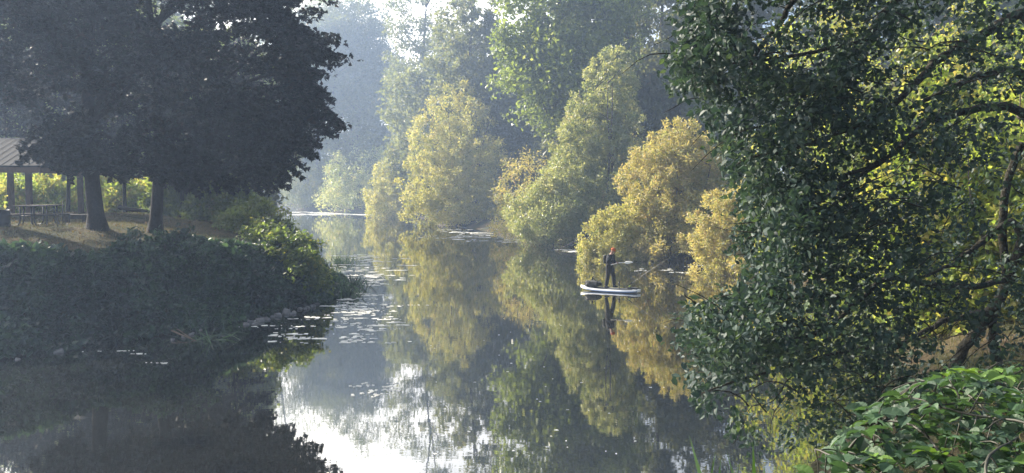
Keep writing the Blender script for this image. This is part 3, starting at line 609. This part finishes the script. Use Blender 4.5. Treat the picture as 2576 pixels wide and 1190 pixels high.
def mats(n, xr, yr, sx_, sy_):
    global nb_
    for i in range(n):
        px = random.gauss((xr[0]+xr[1])/2, (xr[1]-xr[0])/4); py = random.uniform(*yr); p0 = wat(px, py); L_ = sx_*random.uniform(.3,1.3)
        for j in range(random.randint(3,9)):
            u_ = random.gauss(0,.55); p = (p0[0]+u_*L_, p0[1]+random.gauss(0,.5)*sy_+.25*sy_*math.sin(3*u_+i))
            if sdist(np.array([p[0]]), np.array([p[1]]))[0] > -.15: continue
            nb_ += 1; s = random.uniform(.15,1)**2*.5; blob(sc, p[0], p[1], max(.02, sx_*s*.45*(.6+random.random())), max(.015, sy_*s*1.1*(.6+random.random())), .006+.002*(nb_ % 5))
mats(40,(820,1010),(765,862),.55,.13); mats(60,(840,990),(640,720),1.0,.16); mats(45,(840,960),(735,790),.5,.10); mats(18,(660,820),(795,865),.5,.12); mats(16,(830,1000),(690,830),.3,.12)
mats(4,(180,520),(880,930),.35,.05); mats(22,(1080,1240),(578,606),1.8,.5); mats(14,(1240,1420),(600,614),1.6,.4); mats(13,(1600,1760),(668,690),.4,.12); mats(12,(1420,1520),(628,634),1.3,.4)
mats(30,(760,1010),(533,541),7,3); [blob(sc, *wat(random.uniform(1000,1690), random.uniform(680,1150)), random.uniform(.008,.028), random.uniform(.008,.02), .007) for _ in range(60)]; mats(20,(900,1000),(960,1000),.12,.06)
tag(sc.build('floating_scum', ms_, smooth=False), 'floating scum, coloured white for sky glare, and fallen leaves scattered on the river', 'floating scum', kind='stuff')

# ------------------------------------------------------------ rocks at the waterline
def rock(px, py, s, label, group=None, seed=0, flat=.55):
    rs = np.random.default_rng(seed); bm = bmesh.new(); bmesh.ops.create_icosphere(bm, subdivisions=2, radius=1)
    K = rs.normal(size=(5,3))*1.8; ph = rs.uniform(0,6,5); sc_ = rs.uniform(.7,1.3,3)
    for v in bm.verts:
        d = np.array(v.co); f = 1+.16*np.sin(K@d+ph).sum()/1.5; d = np.clip(d*f, -.82, .82)
        v.co = (d[0]*s*sc_[0], d[1]*s*sc_[1]*.8, d[2]*s*flat)
    m = bpy.data.meshes.new('rock'); bm.to_mesh(m); bm.free(); m.materials.append(M['stone'])
    o = link(bpy.data.objects.new('rock', m)); p = wat(px, py); o.location = (p[0], p[1], s*flat*.3); o.rotation_euler = (rs.uniform(-.3,.3), rs.uniform(-.3,.3), rs.uniform(0,6))
    return tag(o, label, 'rock', group)
G = 'rocks along the left waterline'
rock(66,888,.2,'pale grey rock at the waterline, second from the left edge',G,1); rock(12,896,.2,'pale flat rock at the waterline cut by the left edge',G,2,.35); rock(148,886,.2,'flat pale rock at the waterline right of the first pair',G,3,.35)
rock(30,884,.14,'small dull rock between the leftmost pair and the brambles',G,4); rock(45,905,.11,'small wet rock lying low in the water near the left edge',G,5,.3)
rk = 6
for i, (a, b_, s) in enumerate(((435,856,.09),(462,850,.11),(482,842,.10),(505,832,.08))): rock(a, b_, s, 'small grey rock at the foot of the brambles, middle of the left bank', 'small rocks at the middle of the left bank', rk); rk += 1
for i in range(20):
    a = 620+i*9.5+random.uniform(-4,4); b_ = 816-(a-620)*.27+random.uniform(-4,4); rock(a, b_+random.uniform(-3,3), random.uniform(.06,.19), 'angular grey rock in the row along the foot of the point', 'row of rocks at the foot of the point', rk, .6); rk += 1

# ------------------------------------------------------------ sticks
def stick(name, label, pts, r0, r1, mat, cat='branch', subs=()):
    random.seed(len(label)); m_ = MB(); br(m_, pts, r0, r1, 4, 6)
    for s_ in subs: br(m_, s_, r0*.6, r1, 3, 5)
    o = m_.build(name, mat); return tag(o, label, cat)
stick('dead_branch','bare pale branch slanting into dark water below the left bank',[(432,832,23.6),(470,848,23.1),(505,862,22.9)],.03,.012,M['twig'],subs=[[(445,828,23.9),(462,838,23.4),(480,850,23.1)]])
stick('fallen_branch','long dark branch lying in the water under the yellow willows',[(1060,548,112),(1120,560,106),(1180,566,101),(1242,578,94)],.25,.08,M['bark'],subs=[[(1130,560,105),(1170,556,103),(1205,560,101)]])
stick('fallen_branch','pale thin branch slanting down to the water left of the low yellow willow',[(1470,600,62),(1440,610,61),(1400,632,58.5)],.07,.02,M['twig'])
stick('bare_twig','bare twig with a few leaves poking out over the river from the right tree',[(1840,800,8.6),(1790,760,8.6),(1745,735,8.5),(1700,715,8.5)],.008,.003,M['bark_mossy'],'twig')

# ------------------------------------------------------------ picnic table and other lawn things
def gz(x, y): return float(Hf(x, y))
tx, ty = (56-1288)/FPX*30.5, 30.5
pt = empty('picnic_table', (tx, ty, gz(tx, ty)), math.radians(-8)); tag(pt, 'dark picnic table with curved tube legs on the lawn left of the thick maple', 'picnic table')
m_ = MB()
for i in range(5): m_.box((-.3+.15*i, .9, .80), (.14,1.9,.045))
m_.build('tabletop', M['dark_wood'], pt, False, .006)
for s in (-1, 1):
    m_ = MB()
    for i in range(2): m_.box((s*(.68+.14*i), .9, .46), (.13,1.9,.04))
    m_.build('seat', M['dark_wood'], pt, False, .006)
for yy in (.25, 1.5):
    m_ = MB()
    for s in (-1, 1):
        m_.tube([(s*.30,yy,.77),(s*.30,yy,.30),(s*.32,yy,.15),(s*.40,yy,.05),(s*.52,yy,.025),(s*.72,yy,.025),(s*.82,yy,.06),(s*.84,yy,.18),(s*.84,yy,.44)], .028, 8)
        m_.tube([(s*.16,yy+.02,.77),(s*.16,yy+.02,.36),(s*.2,yy+.02,.12),(s*.3,yy+.02,.03)], .024, 8)
    m_.tube([(-.30,yy,.40),(.30,yy,.40)], .022, 8); m_.tube([(-.84,yy,.43),(-.3,yy,.42)], .022, 8); m_.tube([(.84,yy,.43),(.3,yy,.42)], .022, 8)
    m_.build('frame', M['dark_metal'], pt)
bx, by = (2-1288)/FPX*29.5, 29.5
bn = empty('trash_barrel', (bx, by, gz(bx, by))); tag(bn, 'dark barrel standing at the left edge beside the picnic table', 'barrel')
m_ = MB(); m_.lathe((0,0,0), [(0,.0),(.30,0),(.30,.12),(.315,.14),(.30,.16),(.30,.40),(.315,.42),(.30,.44),(.30,.60),(.27,.60),(.27,.1),(0,.1)], 24); m_.build('body', M['dark_metal'], bn)
m_ = MB(); m_.lathe((0,0,0), [(.295,.59),(.325,.60),(.325,.63),(.29,.63),(.28,.60)], 24); m_.build('rim', M['dark_metal'], bn)
for px, D, hh, lb_ in ((145,29.6,.50,'thin dark stake in the lawn, the nearer and left of two'),(158,31.5,.9,'thin dark stake in the lawn, the farther and right of two')):
    x0 = (px-1288)/FPX*D; m_ = MB(); m_.tube([(0,0,-.1),(0,0,hh*.5),(.01,0,hh)], [.02,.018,.016], 8); m_.box((.01,0,hh+.01), (.05,.05,.03))
    o = m_.build('stake', M['dark_metal']); o.location = (x0, D, gz(x0, D)); tag(o, lb_, 'stake', 'thin stakes in the lawn')
bx, by = (190-1288)/FPX*33, 33
bo = empty('low_bench', (bx, by, gz(bx, by)), .06); tag(bo, 'low dark bench on the lawn left of the thick maple trunk', 'bench')
m_ = MB(); m_.box((0,0,.34), (.95,.32,.06)); m_.box((0,-.14,.25), (.9,.04,.13)); m_.build('seat', M['dark_wood'], bo, False, .008)
for s in (-1, 1):
    m_ = MB(); m_.box((s*.36,0,.15), (.08,.28,.32)); m_.build('leg', M['dark_wood'], bo, False, .006)
# open picnic shelter
sx0 = (75-1288)/FPX*37; sh = empty('picnic_shelter', (sx0, 37, gz(sx0, 37))); tag(sh, 'open picnic shelter with grey roof and brown fascia at the left edge behind the maples', 'shelter')
hz_ = at(60,437,36.5)[2]-gz(sx0, 37)
m_ = MB()
ri = .15
for (y0, z0, y1, z1) in ((-1.2, hz_+.28, 2.2, hz_+1.75), (5.6, hz_+.28, 2.2, hz_+1.75)):
    V = [(-9,y0,z0),(1.3,y0,z0),(1.3,y1,z1),(-9,y1,z1)]; V += [(a, b_, c_+.07) for a, b_, c_ in V]
    m_.add(V, [(3,2,1,0),(4,5,6,7),(0,1,5,4),(1,2,6,5),(2,3,7,6),(3,0,4,7)])
for i in range(26): m_.tube([(-8.9+i*.4,-1.18,hz_+.37),(-8.9+i*.4,2.15,hz_+1.83)], .009, 4)
m_.build('roof', M['roof_metal'], sh, False)
m_ = MB(); m_.box((-3.85,-1.15,hz_+.16), (10.2,.06,.26)); m_.box((1.22,2.2,hz_+.14), (.06,6.6,.24)); m_.build('fascia', M['fascia'], sh, False, .01)
for a, b_ in ((0,0),(-3.6,0),(-7.6,0),(0,4.4),(-3.6,4.4)):
    m_ = MB(); m_.box((a,b_,(hz_+.2)/2-.05), (.22,.22,hz_+.3)); m_.build('post', M['fascia'], sh, False, .012)
# fallen logs and brush behind the lawn
stick('fallen_log','dark log lying on the lawn between the two maple trunks',[(300,520,38),(330,528,37.6),(370,530,37.4)],.12,.08,M['bark'],'log')

# ------------------------------------------------------------ paddleboard, paddler and gear
PLc = wat(1535, 733); yaw = math.atan2(-1.15, 2.45)
pb = empty('paddleboard', (PLc[0], PLc[1], 0), yaw); tag(pb, 'white paddleboard with blue grey side carrying a standing person on the river', 'paddleboard')
NS, NK = 26, 16
def hullring(i):
    t_ = i/(NS-1)*2-1; x = t_*1.36
    wd = .39*max(0, 1-abs(t_)**(3.2 if t_ > 0 else 2.4))**.6+.015; rock_ = .10*abs(min(0,t_))**3+.035*max(0,t_)**3; th = .125
    return x, wd, rock_+.045, th
m_ = MB(); V = []
for i in range(NS):
    x, wd, z0, th = hullring(i)
    for j in range(NK):
        a = 2*math.pi*j/NK; ca, sa = math.cos(a), math.sin(a)
        V.append((x, wd*math.copysign(abs(ca)**.55, ca), z0+th/2*math.copysign(abs(sa)**.6, sa)+.02))
F = [(i*NK+j, i*NK+(j+1) % NK, (i+1)*NK+(j+1) % NK, (i+1)*NK+j) for i in range(NS-1) for j in range(NK)]+[tuple(range(NK))[::-1], tuple((NS-1)*NK+j for j in range(NK))]
m_.add(V, F); m_.build('hull', M['board_white'], pb)
m_ = MB()
for s in (-1, 1):
    P_ = []; 
    for i in range(2, NS-1):
        x, wd, z0, th = hullring(i); P_.append((x, s*(wd+.002), z0-.005))
    m_.tube(P_, .022, 6)
m_.build('rail_stripe', M['board_blue'], pb)
m_ = MB(); pts_ = []
zt = .045+.0625+.02
for i in range(6, NS-3):
    x, wd, z0, th = hullring(i); pts_.append((x, wd*.78, z0+th/2+.022))
V = [(a, b_, c_) for a, b_, c_ in pts_]+[(a, -b_, c_) for a, b_, c_ in pts_]; V += [(a, b_, c_+.008) for a, b_, c_ in V]; n_ = len(pts_)
F = []
for i in range(n_-1): F += [(i, i+1, n_+i+1, n_+i), (2*n_+i, 3*n_+i, 3*n_+i+1, 2*n_+i+1), (i, 2*n_+i, 2*n_+i+1, i+1), (n_+i, n_+i+1, 3*n_+i+1, 3*n_+i)]
m_.add(V, F); m_.build('deck_pad', M['pad'], pb, False)
cz_, sz_ = math.cos(yaw), math.sin(yaw)
def bw(x, y, z): return (PLc[0]+x*cz_-y*sz_, PLc[1]+x*sz_+y*cz_, z)   # board space to world
DECK = .155
bg_ = empty('gear_bag', bw(-.80,0,DECK), yaw); tag(bg_, 'black soft gear bag on the left end of the paddleboard', 'bag')
bm = bmesh.new(); bmesh.ops.create_icosphere(bm, subdivisions=4, radius=1)
for v in bm.verts:
    x, y, z = v.co; f = 1+.07*math.sin(7*x+3*y)+.05*math.sin(11*y+5*z)
    sg = lambda q, e: math.copysign(abs(q)**e, q)
    v.co = (sg(x,.6)*.36*f, sg(y,.6)*.22*f, max(-.0, .14+sg(z,.6)*.14*f*(1-.35*max(0,x))))
m = bpy.data.meshes.new('body'); bm.to_mesh(m); bm.free(); m.polygons.foreach_set('use_smooth', [True]*len(m.polygons)); m.materials.append(M['bag']); link(bpy.data.objects.new('body', m), bg_)
m_ = MB(); m_.tube([(-.1,0,.27),(-.05,0,.35),(.04,0,.37),(.1,0,.33),(.12,0,.27)], .014, 6); m_.build('handle', M['bag'], bg_)
m_ = MB(); m_.box((-.02,.02,.36), (.07,.05,.12)); m_.tube([(-.02,.02,.38),(.0,0,.45),(.06,0,.46)], .018, 6); m_.build('rod_clip', M['bag'], bg_, False, .008)
# rod holder
rh = empty('rod_holder', bw(.40,.02,DECK), yaw); tag(rh, 'small black upright rod holder on the deck just right of the feet', 'rod holder')
m_ = MB(); m_.lathe((0,0,0), [(0,0),(.05,0),(.05,.02),(.02,.03),(.02,.14),(.03,.16),(.03,.26),(.02,.26),(.02,.17),(0,.17)], 14); m_.build('mount', M['dark_metal'], rh)
m_ = MB(); m_.tube([(0,0,.15),(-.03,0,.22),(.02,0,.30),(.05,0,.33)], [.016,.02,.018,.01], 8); m_.build('arm', M['dark_metal'], rh)
# resting rod
fr_ = empty('fishing_rod', bw(.92,0,DECK)); tag(fr_, 'fishing rod resting on the right end of the board, slanting up to the right', 'fishing rod')
b0 = Vector((-.18,0,.10)); dr = Vector((1.75,-.25,1.28)).normalized()
m_ = MB(); m_.tube([b0, b0+dr*.30], [.02,.018], 10); m_.build('grip', M['bag'], fr_)
m_ = MB(); m_.tube([b0+dr*.28, b0+dr*1.2, b0+dr*2.3+Vector((0,0,-.03))], [.012,.010,.006], 8)
for q in (.7,1.1,1.5,1.9,2.2): m_.tube([b0+dr*q+Vector((0,0,-.0)), b0+dr*q+Vector((.015,0,-.03))], .004, 5)
m_.build('blank', M['rod'], fr_)
m_ = MB(); pc = b0+dr*.16+Vector((.0,0,-.07)); m_.tube([pc+Vector((0,-.035,0)), pc+Vector((0,.035,0))], [.045,.045], 12); m_.tube([pc, b0+dr*.16], .01, 6); m_.tube([pc+Vector((0,-.035,0)), pc+Vector((.02,-.07,.03)), pc+Vector((.05,-.075,.04))], .008, 6); m_.build('reel', M['lime'], fr_)
m_ = MB(); m_.tube([(0,0,0),(0,0,.16)], .014, 8); m_.lathe((0,0,0), [(0,0),(.045,0),(.045,.015),(0,.015)], 12); m_.build('stand', M['dark_metal'], fr_)
tk = empty('tackle_tray', bw(1.02,.02,DECK-.004), yaw); tag(tk, 'flat dark tackle tray lying on the right end of the board', 'tray')
m_ = MB(); m_.box((0,0,.025), (.42,.26,.05)); m_.build('tray', M['bag'], tk, False, .01); m_ = MB(); m_.box((0,0,.058), (.40,.24,.012)); m_.tube([(-.06,-.12,.06),(-.06,-.13,.08),(.06,-.13,.08),(.06,-.12,.06)], .006, 6); m_.build('lid', M['pad'], tk, False, .004)

# --- person: faces right along the board and slightly towards the camera
def skin(name, verts, edges, rad, mat, parent, root=0, sub=2):
    m = bpy.data.meshes.new(name); m.from_pydata(verts, edges, []); o = link(bpy.data.objects.new(name, m), parent)
    md = o.modifiers.new('skin', 'SKIN'); md.use_smooth_shade = True
    for i, r in enumerate(rad):
        m.skin_vertices[0].data[i].radius = r if isinstance(r, tuple) else (r, r); m.skin_vertices[0].data[i].use_root = (i == root)
    s = o.modifiers.new('sub', 'SUBSURF'); s.levels = sub; s.render_levels = sub
    bpy.context.view_layer.update(); dg = bpy.context.evaluated_depsgraph_get()
    me = bpy.data.meshes.new_from_object(o.evaluated_get(dg)); o.modifiers.clear(); o.data = me; bpy.data.meshes.remove(m)
    me.polygons.foreach_set('use_smooth', [True]*len(me.polygons)); me.materials.clear(); me.materials.append(mat); me.name = name
    return o
pp = wat(1533, 733); pe = empty('person', bw(-.02,0,DECK+.01), math.radians(-28)); pe_scale = 1.0
tag(pe, 'person in dark clothes and orange cap standing on the paddleboard, head bowed', 'person')
# local: x forward (to the right), y to the far side
hipz = .90
B = [(-.02,0,.93),(-.02,0,1.06),(-.01,0,1.20),(.02,0,1.34),(.05,0,1.43),(.085,0,1.50),(.12,0,1.56),(.135,0,1.64),(.135,0,1.69)]
E = [(i, i+1) for i in range(8)]
Rd = [(.135,.155),(.125,.145),(.135,.165),(.135,.175),(.09,.11),(.058,.058),(.072,.072),(.098,.085),(.075,.068)]
def addc(pts, rs, start):
    k = len(B); B.extend(pts); Rd.extend(rs); E.append((start, k)); E.extend((k+i, k+i+1) for i in range(len(pts)-1))
for s, fx in ((-1,-.10),(1,.13)):
    addc([(-.02+fx*.2,s*.10,.86),(fx*.7+.03,s*.15,.50),(fx,s*.19,.12),(fx-.01,s*.20,.07)], [(.10,.105),(.068,.07),(.048,.048),(.052,.052)], 0)
sh1, sh2 = (.045,-.19,1.38), (.045,.19,1.38)
addc([sh1,(-.02,-.28,1.13),(.20,-.20,1.055)], [.075,.058,.042], 3)
addc([sh2,(.06,.27,1.14),(.28,.12,1.08)], [.075,.056,.042], 3)
body = skin('body', B, E, Rd, M['skin'], pe)
def shell(name, verts, edges, rad, mat): return skin(name, verts, edges, rad, mat, pe)
jk_v = [(-.02,0,.92),(-.02,0,1.06),(-.01,0,1.20),(.02,0,1.34),(.05,0,1.45),sh1,(-.02,-.28,1.13),(.18,-.205,1.06),sh2,(.06,.27,1.14),(.26,.13,1.08)]
shell('jacket', jk_v, [(0,1),(1,2),(2,3),(3,4),(3,5),(5,6),(6,7),(3,8),(8,9),(9,10)], [(.175,.195),(.17,.19),(.18,.205),(.18,.215),(.10,.115),.105,.086,.062,.105,.084,.062], M['cloth_slate'])
tv = [(-.02,0,1.12),(-.02,0,.92)]; te = [(0,1)]; tr_ = [(.165,.18),(.165,.185)]
for s, fx in ((-1,-.10),(1,.13)):
    k = len(tv); tv += [(-.02+fx*.2,s*.10,.84),(fx*.7+.03,s*.15,.50),(fx,s*.19,.06)]; te += [(1,k),(k,k+1),(k+1,k+2)]; tr_ += [(.125,.13),(.096,.098),(.080,.080)]
shell('trousers', tv, te, tr_, M['cloth_dark'])
for s, fx in ((-1,-.10),(1,.13)):
    skin('shoe', [(fx-.06,s*.195,.045),(fx,s*.20,.05),(fx+.09,s*.21,.042),(fx+.17,s*.215,.032)], [(0,1),(1,2),(2,3)], [(.045,.042),(.055,.05),(.05,.04),(.035,.028)], M['cloth_dark'], pe, 1)
# face details and cap (head bowed forward)
hc = Vector((.145,0,1.62)); tilt = Matrix.Rotation(math.radians(32), 3, 'Y')
def hp(x, y, z): return tuple(hc+tilt @ Vector((x, y, z)))
skin('nose', [hp(.085,0,.02),hp(.108,0,-.012),hp(.098,0,-.02)], [(0,1),(1,2)], [.012,.016,.012], M['skin'], pe, 1, 1)
for s in (-1, 1):
    m_ = MB(); m_.tube([hp(.086,s*.03,.012),hp(.094,s*.03,.012)], [.012,.008], 8); m_.build('eye', M['cloth_dark'], pe)
m_ = MB(); m_.tube([hp(.088,-.024,-.052),hp(.096,0,-.055),hp(.088,.024,-.052)], .005, 6); m_.build('mouth', M['orange'], pe)
for s in (-1, 1):
    m_ = MB(); m_.tube([hp(0,s*.078,.02),hp(-.006,s*.092,.012),hp(0,s*.09,-.02),hp(.006,s*.08,-.03)], [.01,.013,.011,.007], 6); m_.build('ear', M['skin'], pe)
bm = bmesh.new(); bmesh.ops.create_uvsphere(bm, u_segments=24, v_segments=14, radius=1)
bmesh.ops.delete(bm, geom=[v for v in bm.verts if v.co.z < -.12], context='VERTS')
for v in bm.verts: v.co = Vector(hp(v.co.x*.112-.012, v.co.y*.098, .022+v.co.z*.115*(1+.03*math.sin(12*math.atan2(v.co.y, v.co.x)))))
bmesh.ops.solidify(bm, geom=bm.faces[:], thickness=.008)
m = bpy.data.meshes.new('cap'); bm.to_mesh(m); bm.free(); m.polygons.foreach_set('use_smooth', [True]*len(m.polygons)); m.materials.append(M['orange']); cap = link(bpy.data.objects.new('cap', m), pe)
m_ = MB(); m_.tube([hp(.10*math.cos(a)-.012, .10*math.sin(a)*.97, .02) for a in np.linspace(0, 2*math.pi, 25)], .012, 6); m_.build('cuff', M['orange'], cap)
m_ = MB(); m_.box((-.21,0,1.24), (.16,.27,.38)); pk = m_.build('backpack', M['bag'], pe, True, .05)
# hands closed around the pole
g1, g2 = Vector((.23,-.165,1.05)), Vector((.33,.065,1.085)); pdir = (g2-g1).normalized()
def hand(wr, g, side):
    """palm from the wrist wr to the pole at g; four fingers and a thumb curl round it"""
    wr = Vector(wr); ax = (g-wr).normalized(); V_ = [wr, g-ax*.01+Vector((0,0,.018))]; E_ = [(0,1)]; R_ = [(.028,.02),(.036,.02)]
    for i in range(4):
        o_ = pdir*(.027-.018*i); L = (1,1.08,1.0,.82)[i]; k = len(V_)
        u = ax*.03*L; V_ += [g+o_+Vector((0,0,.024)), g+o_+u+Vector((0,0,.012)), g+o_+u*.75+Vector((0,0,-.018)), g+o_+Vector((0,0,-.026))]
        E_ += [(1,k),(k,k+1),(k+1,k+2),(k+2,k+3)]; R_ += [.010,.009,.0085,.008]
    k = len(V_); V_ += [wr+ax*.03+pdir*.03*side, g+pdir*.036*side+Vector((0,0,-.004)), g+pdir*.03*side+ax*.016+Vector((0,0,-.022))]
    E_ += [(0,k),(k,k+1),(k+1,k+2)]; R_ += [.014,.011,.009]
    return skin('hand', [tuple(v) for v in V_], E_, R_, M['skin'], body, 0)
hand((.20,-.20,1.055), g1, 1); hand((.285,.12,1.08), g2, -1)
# the pole held level at the waist, with its bright blade to the right
mwp = Matrix.Translation(pe.location) @ Matrix.Rotation(math.radians(-28), 4, 'Z')
pa = empty('paddle', pe.location); tag(pa, 'short pole with a bright white blade held level by the standing person, pointing right', 'paddle')
w1 = (mwp @ g1)-pe.location; w2 = (mwp @ g2)-pe.location; pd = (w2-w1).normalized()
tip = Vector((1.02,-.06,1.12)); mid_ = w2+(tip-w2)*.45
m_ = MB(); m_.tube([w1-pd*.16, w1, w2, w2+(w2-w1).normalized()*.05+(tip-w2)*.08, mid_], .018, 10); m_.build('shaft', M['pale'], pa)
bd = (tip-w2).normalized(); m_ = MB(); V = []; N2 = 12
for i in range(N2):
    t_ = i/(N2-1); c_ = mid_-bd*.02+(tip-mid_)*t_; wv = .012+.05*math.sin(math.pi*min(1, t_*1.0)**.8)**.9; 
    for j in range(8):
        a = 2*math.pi*j/8; V.append(c_+Vector((0,.35,.94)).normalized()*wv*math.cos(a)+Vector((0,-.94,.35))*.01*math.sin(a))
m_.add(V, [(i*8+j, i*8+(j+1) % 8, (i+1)*8+(j+1) % 8, (i+1)*8+j) for i in range(N2-1) for j in range(8)]+[tuple(range(8))[::-1], tuple((N2-1)*8+j for j in range(8))]); m_.build('blade', M['pale'], pa)
